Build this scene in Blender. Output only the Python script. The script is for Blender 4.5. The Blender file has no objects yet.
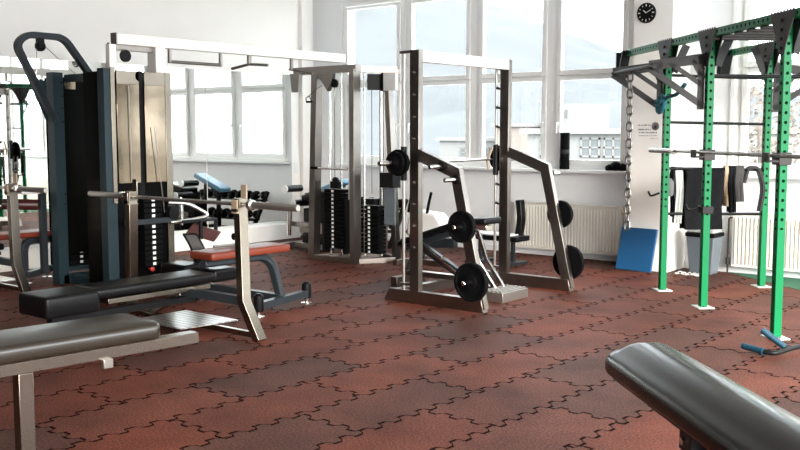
import bpy, bmesh, math, random
from mathutils import Vector as V, Matrix as MX
C = bpy.context.scene.collection
SC = bpy.context.scene
R = math.radians
rnd = random.Random(4)
# ---------------------------------------------------------------- camera, world, exposure
cd = bpy.data.cameras.new('camera'); cam = bpy.data.objects.new('camera', cd); C.objects.link(cam)
cam.location = (9.8535, -10.2278, 1.5)
cam.rotation_euler = (R(90 - 5.474), 0, R(39.5))
cd.sensor_width = 36; cd.lens = 43.2; cd.clip_start = .05; cd.clip_end = 2000
SC.camera = cam
W = bpy.data.worlds.new('world'); SC.world = W; W.use_nodes = True
bg = W.node_tree.nodes['Background']; bg.inputs[0].default_value = (.93, .97, 1, 1); bg.inputs[1].default_value = 3.3
SC.view_settings.view_transform = 'Standard'; SC.view_settings.look = 'None'
SC.view_settings.gamma = 1; SC.view_settings.use_curve_mapping = False
SC.view_settings.exposure = 1.40
sd = bpy.data.lights.new('sun', 'SUN'); sd.energy = 6.0; sd.angle = R(34); sd.color = (1, .93, .84)
so = bpy.data.objects.new('sun', sd); C.objects.link(so); so.rotation_euler = (R(24), R(66), 0)

# ---------------------------------------------------------------- materials
def nmat(name):
    m = bpy.data.materials.new(name); m.use_nodes = True
    nt = m.node_tree; return m, nt, nt.nodes['Principled BSDF']
def mat(name, col, rough=.5, metal=0, coat=0, var=.06, scale=12, bump=0, spec=.5, stretch=None, trans=0):
    m, nt, p = nmat(name)
    p.inputs['Roughness'].default_value = rough; p.inputs['Metallic'].default_value = metal
    p.inputs['Coat Weight'].default_value = coat; p.inputs['Specular IOR Level'].default_value = spec
    p.inputs['Transmission Weight'].default_value = trans
    tc = nt.nodes.new('ShaderNodeTexCoord'); no = nt.nodes.new('ShaderNodeTexNoise')
    no.inputs['Scale'].default_value = scale; no.inputs['Detail'].default_value = 4
    if stretch:
        mp = nt.nodes.new('ShaderNodeMapping'); mp.inputs['Scale'].default_value = stretch
        nt.links.new(tc.outputs['Object'], mp.inputs[0]); nt.links.new(mp.outputs[0], no.inputs['Vector'])
    else: nt.links.new(tc.outputs['Object'], no.inputs['Vector'])
    mx = nt.nodes.new('ShaderNodeMix'); mx.data_type = 'RGBA'
    mx.inputs[6].default_value = (*[max(0, c*(1-var*2)) for c in col], 1)
    mx.inputs[7].default_value = (*[min(1, c*(1+var*2)) for c in col], 1)
    nt.links.new(no.outputs[0], mx.inputs[0]); nt.links.new(mx.outputs[2], p.inputs['Base Color'])
    if bump:
        b = nt.nodes.new('ShaderNodeBump'); b.inputs['Strength'].default_value = bump; b.inputs['Distance'].default_value = .004
        nt.links.new(no.outputs[0], b.inputs['Height']); nt.links.new(b.outputs[0], p.inputs['Normal'])
    return m
M = dict(
 wall=mat('wall_paint', (.90, .87, .83), .8, scale=3, var=.015),
 wall_b=mat('back_wall_paint', (.84, .85, .86), .8, scale=3, var=.02),
 ceil=mat('ceiling_paint', (.82, .81, .79), .85, var=.01),
 rear=mat('unseen_wall_dark', (.055, .048, .043), .85, var=.03),  # unseen walls, darkened so that the metal faces reflect dark
 pvc=mat('white_pvc', (.90, .90, .885), .45, var=.01),
 sill=mat('sill_paint', (.82, .83, .84), .35, var=.01),
 rad=mat('radiator_enamel', (.82, .79, .71), .35, var=.02),
 grey=mat('grey_metallic_paint', (.25, .225, .205), .30, metal=1, var=.05),
 silver=mat('silver_beige_paint', (.235, .205, .172), .27, metal=1, var=.04),
 beam=mat('pale_lit_beam', (.78, .73, .68), .4, metal=.25, var=.03),  # pale tone puts the light on the smith crossbar into the colour
 teal=mat('dark_teal_paint', (.018, .034, .042), .35, metal=.1, var=.06, spec=.2),
 anth=mat('anthracite_paint', (.022, .027, .032), .36, metal=.1, var=.06, spec=.2),
 blk=mat('black_plastic', (.004, .004, .0045), .42, var=.1, spec=.14),
 rub=mat('black_rubber', (.0035, .0035, .004), .6, var=.15, bump=.1, scale=60, spec=.05),
 dark=mat('dark_shroud', (.003, .003, .003), .25, var=.1, spec=.03),
 bronze=mat('smoked_bronze_shroud', (.21, .168, .125), .12, metal=1, var=.12, scale=2.5, bump=.6),
 vinyl=mat('black_vinyl', (.004, .004, .0045), .34, var=.08, scale=180, bump=.06, spec=.2),
 vinyl2=mat('warm_sheen_vinyl', (.016, .012, .008), .30, var=.1, scale=140, bump=.05, spec=.8),  # brown tint puts the pad's warm reflection into the base colour
 red=mat('orange_red_vinyl', (.15, .024, .009), .42, var=.08, scale=30),
 maroon=mat('maroon_vinyl', (.05, .010, .009), .4, var=.1),
 chrome=mat('chrome', (.80, .79, .77), .16, metal=1, var=.02),
 steel=mat('brushed_steel', (.40, .375, .35), .3, metal=.9, var=.05, stretch=(1, 1, 30)),
 gloss=mat('glossy_black_vinyl', (.004, .004, .0045), .24, var=.08, scale=60, bump=.0, spec=.34),
 chain=mat('galvanised_chain', (.16, .155, .15), .35, metal=1, var=.3),
 barsteel=mat('dull_bar_steel', (.22, .20, .185), .32, metal=1, var=.05),
 wood=mat('beige_hook_pad', (.32, .25, .17), .5, var=.1),
 white=mat('white_plastic', (.82, .82, .80), .4, var=.01),
 blue=mat('blue_foam', (.003, .075, .20), .6, var=.06, bump=.05, scale=90),
 bluev=mat('blue_vinyl', (.10, .24, .36), .4, var=.05),
 tealf=mat('teal_strap', (.006, .10, .14), .7, var=.2),
 plate=mat('grey_steel_plate', (.034, .032, .031), .5, metal=0, spec=.16, var=.06),
 black_steel=mat('black_steel', (.006, .0065, .007), .42, metal=.05, var=.1, spec=.16),
 cloth=mat('pale_towel', (.45, .47, .45), .95, var=.12, scale=25, bump=.3),
 nylon=mat('black_nylon', (.006, .0065, .0075), .75, var=.3, scale=30, bump=.4, spec=.06),
 greyn=mat('grey_webbing', (.10, .10, .105), .75, var=.15, scale=40),
 tan=mat('tan_sheepskin', (.42, .33, .23), .9, var=.12, scale=30, bump=.3),
 bin=mat('grey_bin_plastic', (.11, .13, .15), .4, var=.03),
 binlid=mat('bin_lid_grey', (.33, .34, .33), .35, var=.03),
 knob=mat('red_knob', (.45, .03, .02), .35),
 grip=mat('blue_grip', (.008, .045, .075), .5, var=.4, scale=70, spec=.3),
 yellow=mat('brass_metal', (.6, .45, .25), .3, metal=.9),
 greenfloor=mat('green_rubber_floor', (.008, .10, .05), .75, var=.08, scale=40, bump=.1),
 lightsteel=mat('zinc_foot_plate', (.62, .72, .66), .35, metal=.3, var=.04),
 house=mat('white_render', (.15, .15, .147), .9, var=.02),
 housew=mat('house_warm_render', (.16, .135, .12), .9, var=.02),
 hwin=mat('house_window_glass', (.10, .108, .112), .6, var=.05, spec=.1),
 roof=mat('pale_roof', (.17, .165, .165), .8, var=.04),
 ground=mat('outside_ground', (.10, .11, .10), .9, var=.1, scale=.1),
 tree=mat('bare_tree_foliage', (.12, .10, .085), .9, var=.3, scale=3),
 hill=mat('hill_forest', (.052, .058, .063), .95, var=.14, scale=.05),
 ink=mat('grey_ink', (.18, .18, .18), .7, var=.05),
)
# checker plate
def checker():
    m, nt, p = nmat('checker_plate'); p.inputs['Metallic'].default_value = .9; p.inputs['Roughness'].default_value = .3
    tc = nt.nodes.new('ShaderNodeTexCoord'); ch = nt.nodes.new('ShaderNodeTexChecker'); ch.inputs['Scale'].default_value = 22
    mp = nt.nodes.new('ShaderNodeMapping'); mp.inputs['Rotation'].default_value = (0, 0, .78)
    nt.links.new(tc.outputs['Object'], mp.inputs[0]); nt.links.new(mp.outputs[0], ch.inputs[0])
    ch.inputs[1].default_value = (.62, .60, .57, 1); ch.inputs[2].default_value = (.36, .34, .32, 1)
    nt.links.new(ch.outputs[0], p.inputs['Base Color'])
    b = nt.nodes.new('ShaderNodeBump'); b.inputs['Strength'].default_value = .5; b.inputs['Distance'].default_value = .004
    nt.links.new(ch.outputs[1], b.inputs['Height']); nt.links.new(b.outputs[0], p.inputs['Normal'])
    return m
M['checker'] = checker()
def glass():
    m = bpy.data.materials.new('window_glass'); m.use_nodes = True; nt = m.node_tree
    for n in list(nt.nodes): nt.nodes.remove(n)
    o = nt.nodes.new('ShaderNodeOutputMaterial'); t = nt.nodes.new('ShaderNodeBsdfTransparent'); g = nt.nodes.new('ShaderNodeBsdfGlossy')
    t.inputs[0].default_value = (.96, .98, .98, 1); g.inputs['Roughness'].default_value = .02
    mx = nt.nodes.new('ShaderNodeMixShader'); mx.inputs[0].default_value = .05
    nt.links.new(t.outputs[0], mx.inputs[1]); nt.links.new(g.outputs[0], mx.inputs[2]); nt.links.new(mx.outputs[0], o.inputs[0])
    return m
M['glass'] = glass()
def mirror():
    m, nt, p = nmat('mirror_silver'); p.inputs['Metallic'].default_value = 1; p.inputs['Roughness'].default_value = .015
    p.inputs['Base Color'].default_value = (.86, .89, .88, 1); return m
M['mirror'] = mirror()
# ---- little expression helper for shader maths
class X:
    def __init__(s, nt, sock): s.nt, s.s = nt, sock
    def op(s, o, b=None, c=None):
        n = s.nt.nodes.new('ShaderNodeMath'); n.operation = o
        for i, q in enumerate((s, b, c)):
            if q is None: continue
            if isinstance(q, X): s.nt.links.new(q.s, n.inputs[i])
            else: n.inputs[i].default_value = q
        return X(s.nt, n.outputs[0])
    def __add__(s, b): return s.op('ADD', b)
    def __sub__(s, b): return s.op('SUBTRACT', b)
    def __mul__(s, b): return s.op('MULTIPLY', b)
    def __truediv__(s, b): return s.op('DIVIDE', b)
def clampx(x, lo, hi): return x.op('MAXIMUM', lo).op('MINIMUM', hi)
def green_holes(zmin=-1):
    m, nt, p = nmat('green_powder_coat_drilled')
    tc = nt.nodes.new('ShaderNodeTexCoord'); sp = nt.nodes.new('ShaderNodeSeparateXYZ'); nt.links.new(tc.outputs['Object'], sp.inputs[0])
    x, y, z = (X(nt, sp.outputs[i]) for i in range(3))
    dz = ((z / .07).op('FRACT') - .5) * .07
    ax, ay = x.op('ABSOLUTE'), y.op('ABSOLUTE')
    u = ax.op('MINIMUM', ay)
    d = (dz * dz + u * u).op('SQRT')
    mask = d.op('LESS_THAN', .0125) * z.op('GREATER_THAN', zmin)
    mx = nt.nodes.new('ShaderNodeMix'); mx.data_type = 'RGBA'
    mx.inputs[6].default_value = (.001, .135, .045, 1); mx.inputs[7].default_value = (.004, .012, .008, 1)
    nt.links.new(mask.s, mx.inputs[0]); nt.links.new(mx.outputs[2], p.inputs['Base Color'])
    p.inputs['Roughness'].default_value = .36; nt.links.new((mask * -.12 + .12).s, p.inputs['Specular IOR Level'])
    return m
M['green'] = green_holes(); M['green_post'] = green_holes(.80)
TILE_SEED = 23
def floor_mat():
    m, nt, p = nmat('puzzle_rubber_tiles')
    tc = nt.nodes.new('ShaderNodeTexCoord'); mp = nt.nodes.new('ShaderNodeMapping')
    mp.inputs['Rotation'].default_value = (0, 0, R(1.0))
    nt.links.new(tc.outputs['Object'], mp.inputs[0])
    sp = nt.nodes.new('ShaderNodeSeparateXYZ'); nt.links.new(mp.outputs[0], sp.inputs[0])
    x, y = X(nt, sp.outputs[0]), X(nt, sp.outputs[1])
    def wave(t, per, amp): return clampx((t * (2*math.pi/per)).op('SINE') * 2.1, -1, 1) * amp
    jit = nt.nodes.new('ShaderNodeTexNoise'); jit.inputs['Scale'].default_value = 3.0
    nt.links.new(tc.outputs['Object'], jit.inputs['Vector'])
    j = X(nt, jit.outputs[0]) - .5
    xs = (x + wave(y + wave(x, .09, .006), .15, .024) + j*.015 - 7.28) / .46
    row = xs.op('FLOOR'); fx = xs.op('FRACT')
    ph = (row * .5).op('FRACT')
    ys = (y + wave(x + wave(y, .09, .006), .14, .022) + j*.015 + .59 + 40) + ph
    col = ys.op('FLOOR'); fy = ys.op('FRACT')
    ex = (fx.op('MINIMUM', fx * -1 + 1)) * .46
    ey = fy.op('MINIMUM', fy * -1 + 1)
    e = ex.op('MINIMUM', ey)
    seam = clampx(e * -1 / .010 + 1.5, 0, 1)
    cv = nt.nodes.new('ShaderNodeCombineXYZ'); nt.links.new((row + TILE_SEED).s, cv.inputs[0]); nt.links.new(col.s, cv.inputs[1])
    wn = nt.nodes.new('ShaderNodeTexWhiteNoise'); wn.noise_dimensions = '2D'; nt.links.new(cv.outputs[0], wn.inputs['Vector'])
    cr = nt.nodes.new('ShaderNodeValToRGB'); cr.color_ramp.interpolation = 'LINEAR'
    el = cr.color_ramp.elements
    el[0].position = 0; el[0].color = (.072, .032, .025, 1); el[1].position = 1; el[1].color = (.148, .038, .020, 1)
    for pos, c in ((.16, (.084, .034, .025)), (.26, (.110, .034, .022)), (.6, (.132, .036, .021)), (.8, (.112, .040, .028))):
        k = el.new(pos); k.color = (*c, 1)
    nt.links.new(wn.outputs['Value'], cr.inputs[0])
    # granules and wear
    n1 = nt.nodes.new('ShaderNodeTexNoise'); n1.inputs['Scale'].default_value = 85; n1.inputs['Detail'].default_value = 2
    n2 = nt.nodes.new('ShaderNodeTexNoise'); n2.inputs['Scale'].default_value = 2.2; n2.inputs['Detail'].default_value = 6
    for n in (n1, n2): nt.links.new(tc.outputs['Object'], n.inputs['Vector'])
    g = (X(nt, n1.outputs[0]) - .5) * 3.4 + 1.0
    w = X(nt, n2.outputs[0]) * 1.5 + .12
    f = g * w
    mx = nt.nodes.new('ShaderNodeMix'); mx.data_type = 'RGBA'; mx.blend_type = 'MULTIPLY'; mx.inputs[0].default_value = 1
    cc = nt.nodes.new('ShaderNodeCombineColor')
    for i in range(3): nt.links.new(f.s, cc.inputs[i])
    nt.links.new(cr.outputs[0], mx.inputs[6]); nt.links.new(cc.outputs[0], mx.inputs[7])
    ms = nt.nodes.new('ShaderNodeMix'); ms.data_type = 'RGBA'; nt.links.new((seam * .92).s, ms.inputs[0])
    nt.links.new(mx.outputs[2], ms.inputs[6]); ms.inputs[7].default_value = (.004, .003, .003, 1)
    nt.links.new(ms.outputs[2], p.inputs['Base Color'])
    p.inputs['Roughness'].default_value = .62; nt.links.new((seam * -.11 + .11).s, p.inputs['Specular IOR Level'])
    b = nt.nodes.new('ShaderNodeBump'); b.inputs['Strength'].default_value = .35; b.inputs['Distance'].default_value = .004
    hgt = X(nt, n1.outputs[0]) * .5 - seam
    nt.links.new(hgt.s, b.inputs['Height']); nt.links.new(b.outputs[0], p.inputs['Normal'])
    return m
M['floor'] = floor_mat()

# ---------------------------------------------------------------- mesh builder
class B:
    def __init__(s): s.v = []; s.f = []
    def add(s, vs, fs):
        n = len(s.v); s.v += [V(p) for p in vs]; s.f += [tuple(i + n for i in f) for f in fs]; return s
    def box(s, x0, x1, y0, y1, z0, z1):
        return s.add([(x0,y0,z0),(x1,y0,z0),(x1,y1,z0),(x0,y1,z0),(x0,y0,z1),(x1,y0,z1),(x1,y1,z1),(x0,y1,z1)],
                     [(0,3,2,1),(4,5,6,7),(0,1,5,4),(1,2,6,5),(2,3,7,6),(3,0,4,7)])
    def cbox(s, c, d, m=None):
        b = B().box(-d[0]/2, d[0]/2, -d[1]/2, d[1]/2, -d[2]/2, d[2]/2)
        m = MX.Translation(c) @ (m or MX.Identity(4)); return s.add([m @ p for p in b.v], b.f)
    def prism(s, poly, ax, lo, hi):      # poly in the two other axes, extruded along ax ('x','y','z')
        def pt(p, t): return {'x': (t, p[0], p[1]), 'y': (p[0], t, p[1]), 'z': (p[0], p[1], t)}[ax]
        n = len(poly); vs = [pt(p, lo) for p in poly] + [pt(p, hi) for p in poly]
        fs = [tuple(range(n)), tuple(range(2*n-1, n-1, -1))] + [(i, i+n, (i+1) % n + n, (i+1) % n) for i in range(n)]
        return s.add(vs, fs)
    def sweep(s, pts, w, h, n):          # rectangular tube: w along n, h in plane
        pts = [V(p) for p in pts]; n = V(n).normalized(); rings = []
        for i, p in enumerate(pts):
            t1 = (p - pts[i-1]).normalized() if i else None
            t2 = (pts[i+1] - p).normalized() if i < len(pts)-1 else None
            t1 = t1 or t2; t2 = t2 or t1
            t = (t1 + t2).normalized(); b = n.cross(t).normalized(); k = 1 / max(.3, t.dot(t1))
            nn = n
            rings.append([p + nn*w/2 + b*h/2*k, p - nn*w/2 + b*h/2*k, p - nn*w/2 - b*h/2*k, p + nn*w/2 - b*h/2*k])
        vs = [q for r in rings for q in r]; fs = [(3,2,1,0), tuple(len(vs)-4+i for i in range(4))]
        for i in range(len(rings)-1):
            for j in range(4): fs.append((i*4+j, i*4+(j+1) % 4, i*4+4+(j+1) % 4, i*4+4+j))
        return s.add(vs, fs)
    def tube(s, pts, r, seg=10):
        pts = [V(p) for p in pts]; rs = r if isinstance(r, (list, tuple)) else [r]*len(pts)
        t0 = (pts[1]-pts[0]).normalized(); a = t0.orthogonal().normalized(); vs = []; m = len(pts)
        for i, p in enumerate(pts):
            t = ((pts[min(i+1, m-1)] - p).normalized() + (p - pts[max(i-1, 0)]).normalized()).normalized()
            a = (a - t*a.dot(t)).normalized(); b = t.cross(a)
            vs += [p + (a*math.cos(2*math.pi*k/seg) + b*math.sin(2*math.pi*k/seg))*rs[i] for k in range(seg)]
        fs = [tuple(range(seg-1, -1, -1)), tuple(range((m-1)*seg, m*seg))]
        for i in range(m-1):
            for k in range(seg): fs.append((i*seg+k, i*seg+(k+1) % seg, (i+1)*seg+(k+1) % seg, (i+1)*seg+k))
        return s.add(vs, fs)
    def lathe(s, prof, o, ax, seg=28):   # prof: (radius, offset along axis)
        o = V(o); ax = V(ax).normalized(); a = ax.orthogonal().normalized(); b = ax.cross(a); vs = []; m = len(prof)
        for r, t in prof:
            vs += [o + ax*t + (a*math.cos(2*math.pi*k/seg) + b*math.sin(2*math.pi*k/seg))*max(r, .0004) for k in range(seg)]
        fs = [tuple(range(seg-1, -1, -1)), tuple(range((m-1)*seg, m*seg))]
        for i in range(m-1):
            for k in range(seg): fs.append((i*seg+k, i*seg+(k+1) % seg, (i+1)*seg+(k+1) % seg, (i+1)*seg+k))
        return s.add(vs, fs)
    def crown(s, x0, x1, y0, y1, z0, z1, rc=.05, er=.03, cr=.012, m=None, k=7, taper=1):
        """upholstered pad: rounded plan, rolled edges and a crowned top"""
        z1 -= cr; h = min(x1-x0, y1-y0)/2
        prof = [(er*(1-math.sin(a)), z0+er*(1-math.cos(a))) for a in (0, R(30), R(60), R(90))][0:]
        prof = [(er*(1-math.sin(R(a))), z0+er*.6*(1-math.cos(R(a)))) for a in (0, 30, 60, 90)] + [(er*(1-math.cos(R(a))), z1-er+er*math.sin(R(a))) for a in (0, 22, 45, 67, 90)]
        for q in (.2, .4, .6, .8, .93): prof.append((er+(h-er)*q, z1+cr*(1-(1-q)**2)))
        rings = []; L = x1-x0
        for dlt, z in prof:
            r_ = max(rc-dlt, .002); ring = []
            for cx, cy, a0 in ((x1-dlt-r_, y1-dlt-r_, 0), (x0+dlt+r_, y1-dlt-r_, 90), (x0+dlt+r_, y0+dlt+r_, 180), (x1-dlt-r_, y0+dlt+r_, 270)):
                for j in range(k): a = R(a0+j*90/(k-1)); ring.append(V((cx+r_*math.cos(a), cy+r_*math.sin(a), z)))
            rings.append(ring)
        n = 4*k; vs = [p for q in rings for p in q]
        if m: vs = [m @ p for p in vs]
        fs = [tuple(range(n-1, -1, -1)), tuple(range((len(rings)-1)*n, len(rings)*n))]
        for i in range(len(rings)-1):
            for j in range(n): fs.append((i*n+j, i*n+(j+1) % n, (i+1)*n+(j+1) % n, (i+1)*n+j))
        return s.add(vs, fs)
    def mesh(s, name, inv=None):
        me = bpy.data.meshes.new(name); me.from_pydata([(inv @ p if inv else p) for p in s.v], [], s.f)
        bm = bmesh.new(); bm.from_mesh(me); bmesh.ops.recalc_face_normals(bm, faces=bm.faces); bm.to_mesh(me); bm.free()
        for f in me.polygons: f.use_smooth = True
        me.set_sharp_from_angle(angle=R(38)); return me
WM = {}
def fillet(pts, r, k=5):
    pts = [V(p) for p in pts]; out = [pts[0]]
    for i in range(1, len(pts)-1):
        p = pts[i]; a = (pts[i-1]-p); b = (pts[i+1]-p); d = min(r, a.length*.49, b.length*.49)
        A = p + a.normalized()*d; Bq = p + b.normalized()*d
        for j in range(k+1):
            t = j/k; out.append(A*(1-t)**2 + p*2*t*(1-t) + Bq*t*t)
    out.append(pts[-1]); return out
def thing(name, label, cat, loc=(0,0,0), rz=0, group=None, kind=None):
    o = bpy.data.objects.new(name, None); C.objects.link(o); o.empty_display_size = .1
    o.location = loc; o.rotation_euler = (0, 0, rz)
    WM[o] = MX.Translation(loc) @ MX.Rotation(rz, 4, 'Z')
    if label: o['label'] = label; o['category'] = cat
    if group: o['group'] = group
    if kind: o['kind'] = kind
    return o
def part(name, b, m, parent=None, local=False, bev=.0025, label=None, frame=None, rd=0):
    """b in world coordinates unless local (then in the parent's own frame); frame keeps its own origin"""
    if frame is not None:
        me = b.mesh(name); o = bpy.data.objects.new(name, me); C.objects.link(o)
        if parent: o.parent = parent; o.matrix_basis = (MX.Identity(4) if local else WM[parent].inverted()) @ frame; WM[o] = (WM[parent] if local else MX.Identity(4)) @ frame
        else: o.matrix_basis = frame; WM[o] = frame
    else:
        inv = None if (local or not parent) else WM[parent].inverted()
        me = b.mesh(name, inv); o = bpy.data.objects.new(name, me); C.objects.link(o)
        WM[o] = WM[parent] if parent else MX.Identity(4)
        if parent: o.parent = parent
    me.materials.append(M[m] if isinstance(m, str) else m)
    if bev:
        mo = o.modifiers.new('bevel', 'BEVEL'); mo.width = bev; mo.segments = rd or 2; mo.limit_method = 'ANGLE'; mo.angle_limit = R(40)
    if label: o['label'] = label
    return o
def solo(name, b, m, label, cat, origin=(0,0,0), group=None, bev=.0025, rz=0, rd=0, kind=None):
    fr = MX.Translation(origin) @ MX.Rotation(rz, 4, 'Z'); inv = fr.inverted()
    b.v = [inv @ p for p in b.v]
    o = part(name, b, m, None, frame=fr, bev=bev, rd=rd)
    if label: o['label'] = label; o['category'] = cat
    if group: o['group'] = group
    if kind: o['kind'] = kind
    return o
def struct(name, b, m, parent=None, bev=0):
    o = part(name, b, m, parent, bev=bev)
    if not parent: o['kind'] = 'structure'
    return o
def copy_tree(o, parent=None):
    c = o.copy(); C.objects.link(c)
    if parent: c.parent = parent
    for ch in list(o.children): copy_tree(ch, c)
    return c
def weight_plate(b, c, ax, r, t=.035, hole=.026):
    """disc with raised rim and hub; ax = outward direction"""
    b.lathe([(hole, -t/2), (r*.97, -t/2), (r, -t*.3), (r, t*.3), (r*.97, t/2), (r*.86, t/2), (r*.82, t*.22), (r*.40, t*.22), (r*.36, t/2), (hole, t/2)], c, ax, 36)
    return b

# ================================================================ STRUCTURE
XR, YR, ZC = 13.5, -13.5, 3.75
struct('floor', B().box(-.5, XR, YR, .3, -.1, 0), 'floor')
struct('ceiling', B().box(-.5, XR, YR, .3, ZC, ZC+.15), 'ceil')
struct('wall_left', B().box(-.5, -.235, -6.4, .28, 0, ZC), 'wall')
struct('wall_left_rear', B().box(-.5, -.235, YR, -6.4, 0, ZC), 'rear')  # unseen stretch, dark colour added for the metal to reflect
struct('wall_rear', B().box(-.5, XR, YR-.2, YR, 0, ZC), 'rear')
wb = B().box(-.235, XR, 0, .28, 0, 1.04)
wb.box(-.235, XR, 0, .28, 3.34, ZC).box(-.235, .34, 0, .28, 1.04, 3.34).box(4.86, 6.0, 0, .28, 1.04, 3.34).box(9.6, XR, 0, .28, 1.04, 3.34)
struct('wall_back', wb, 'wall_b')
struct('trim_1', B().box(5.095, 5.545, -.48, .02, 0, ZC), 'wall', bev=.006)            # pillar
struct('trim_2', B().box(-.235, -.16, -.30, -.12, 0, ZC), 'wall', bev=.006)                 # pilaster in the corner
struct('trim_3', B().box(-.235, -.02, -6.4, -.50, 0, .215), 'wall', bev=.004)              # ledge below the mirrors
struct('trim_4', B().box(6.005, 6.05, -.02, .05, 1.04, 3.34), 'pvc', bev=.004)
struct('baseboard_back', B().box(-.2, 5.09, -.02, .0, 0, .075).box(5.55, XR, -.02, 0, 0, .075), 'sill', bev=.003)
struct('floor_green_border', B().prism([(6.0, .0), (6.52, -.40), (7.05, -.80), (8.2, -1.65), (9.6, -2.7), (XR, -5.6), (XR, 0)], 'z', -.002, .0035), 'greenfloor')
struct('windowsill_left', B().box(.30, 5.09, -.13, .04, 1.03, 1.065), 'sill', bev=.004)
struct('windowsill_right', B().box(5.95, 9.7, -.13, .04, 1.03, 1.065), 'sill', bev=.004)
# windows
def window(n, x0, x1, handle=True, side=1):
    t = thing('window_%d' % n, None, None, ((x0+x1)/2, .05, 1.065), kind='structure')
    fr = B(); o = .134
    X0, X1 = x0-o, x1+o; Z0, ZA, ZB, Z1 = 1.18, 2.13, 2.25, 3.235
    fr.box(X0, x0-.055, .02, .12, 1.065, 3.34).box(x1+.055, X1, .02, .12, 1.065, 3.34)
    fr.box(x0-.055, x1+.055, .02, .12, 1.065, Z0-.055).box(x0-.055, x1+.055, .02, .12, Z1+.055, 3.34).box(x0-.055, x1+.055, .02, .12, ZA+.042, ZB-.062)
    part('window_frame', fr, 'pvc', t, bev=.004)
    for nm, a, c in (('lower_sash', Z0, ZA), ('upper_sash', ZB, Z1)):
        s = B().box(x0-.06, x0, -.005, .07, a-.06, c+.04).box(x1, x1+.06, -.005, .07, a-.06, c+.04)
        s.box(x0, x1, -.005, .07, a-.06, a).box(x0, x1, -.005, .07, c, c+.04)
        so_ = part(nm, s, 'pvc', t, bev=.005)
        g = part('pane', B().box(x0-.005, x1+.005, .03, .038, a-.005, c+.005), 'glass', so_, bev=0)
        if handle and nm == 'lower_sash':
            hx = x1+.03 if side > 0 else x0-.03
            part('window_handle', B().box(hx-.012, hx+.012, -.05, -.005, 1.60, 1.63).box(hx-.011, hx+.011, -.055, -.04, 1.50, 1.63), 'white', so_, bev=.003)
for i, (a, c) in enumerate(((.46, 1.362), (1.633, 2.529), (2.795, 3.666), (3.931, 4.73), (6.18, 7.08), (7.34, 8.24), (8.5, 9.40))):
    window(i+1, a, c, side=1 if i % 2 == 0 else -1)

# outside
struct('outside_ground', B().box(-500, 300, 6, 500, -7.2, -7), 'ground')
rid = [(-900, 60), (-620, 98), (-405, 92), (-328, 81), (-275, 69), (-239, 55), (-207, 42.5), (-187, 34.5), (-149, 25), (-115, 17), (-40, 10), (120, 4)]
hb = B(); NY = 22; NX = 90
def ridge(x):
    for (a, p), (c, q) in zip(rid, rid[1:]):
        if a <= x <= c: t = (x-a)/(c-a); return p + (q-p)*t
    return 3
hv = []
for i in range(NX+1):
    x = -900 + 1020*i/NX
    for j in range(NY+1):
        t = j/NY; y = 130 + 270*t
        z = -7 + (ridge(x)+7)*(math.sin(t*math.pi/2)**1.5) + (rnd.uniform(-1.6, 1.6) if 0 < j < NY else rnd.uniform(-.8, .8) if j else 0)
        hv.append((x, y, z))
hb.add(hv, [(i*(NY+1)+j, (i+1)*(NY+1)+j, (i+1)*(NY+1)+j+1, i*(NY+1)+j+1) for i in range(NX) for j in range(NY)])
struct('hill_outside', hb, 'hill')
def house(label, x0, x1, y0, y1, z1, wins, m, roof=True):
    t = thing('house', label, 'building', ((x0+x1)/2, (y0+y1)/2, -7))
    part('wall', B().box(x0, x1, y0, y1, -7, z1), m, t, bev=0)
    if roof: part('roof', B().box(x0-.4, x1+.4, y0-.4, y1+.4, z1, z1+.35), 'roof', t, bev=0)
    for (a, c, p, q) in wins:
        fr = B(); k = .12
        fr.box(a, c, y0-.08, y0+.02, p, p+k).box(a, c, y0-.08, y0+.02, q-k, q).box(a, a+k, y0-.08, y0+.02, p, q).box(c-k, c, y0-.08, y0+.02, p, q)
        fr.box((a+c)/2-k/2, (a+c)/2+k/2, y0-.08, y0+.02, p, q).box(a, c, y0-.08, y0+.02, (p+q)/2-.05, (p+q)/2+.05)
        f = part('window', fr, 'house', t, bev=0)
        part('pane', B().box(a, c, y0-.03, y0+.01, p, q), 'hwin', f, bev=0)
    return t
house('long white house seen through the window right of the foam roller', -24.6, -10, 45, 55, 1.45, [(-20.6, -19.2, -.05, 1.2), (-18.95, -17.6, -.05, 1.2), (-23.6, -22.5, -.1, 1.0)], 'house')
house('tall narrow white block on the hillside behind the long white house', -43.4, -40.8, 80, 88, 4.6, [(-42.4, -41.6, 3.1, 3.9)], 'house', False)
house('warm pinkish building seen through the window beside the rack upright', -50.6, -46.8, 80, 88, 2.2, [], 'housew')
house('low pale building seen low in the window behind the weight rack', -60, -51.3, 82, 90, .6, [(-57, -55.4, -1.4, -.2), (-54, -52.8, -1.4, -.2)], 'house')
def tree(label, x, y, r, zc, seed):
    rr_ = random.Random(seed); t = thing('tree', label, 'tree', (x, y, -7), group='bare trees outside the right window')
    part('trunk', B().tube([(x, y, -7), (x+.2, y, zc-r*.6), (x, y, zc)], [.25, .18, .08], 8), 'tree', t, bev=0)
    cb = B()
    for i in range(1600):
        u = V((rr_.gauss(0,1), rr_.gauss(0,1), rr_.gauss(0,1))).normalized()*r*rr_.uniform(.35, 1)
        p = V((x, y, zc)) + u; q = V((rr_.gauss(0,1), rr_.gauss(0,1), rr_.gauss(0,1))).normalized()*.07; w = q.orthogonal()*.8
        cb.add([p-q, p+w, p+q, p-w], [(0, 1, 2, 3)])
    part('crown', cb, 'tree', t, bev=0)
tree('pale bare tree outside the right window, the one nearer the pillar', -2.0, 24, 2.6, 1.9, 5)
tree('pale bare tree outside the right window, the one farther from the pillar', 3.6, 25, 2.6, 1.7, 9)

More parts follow.
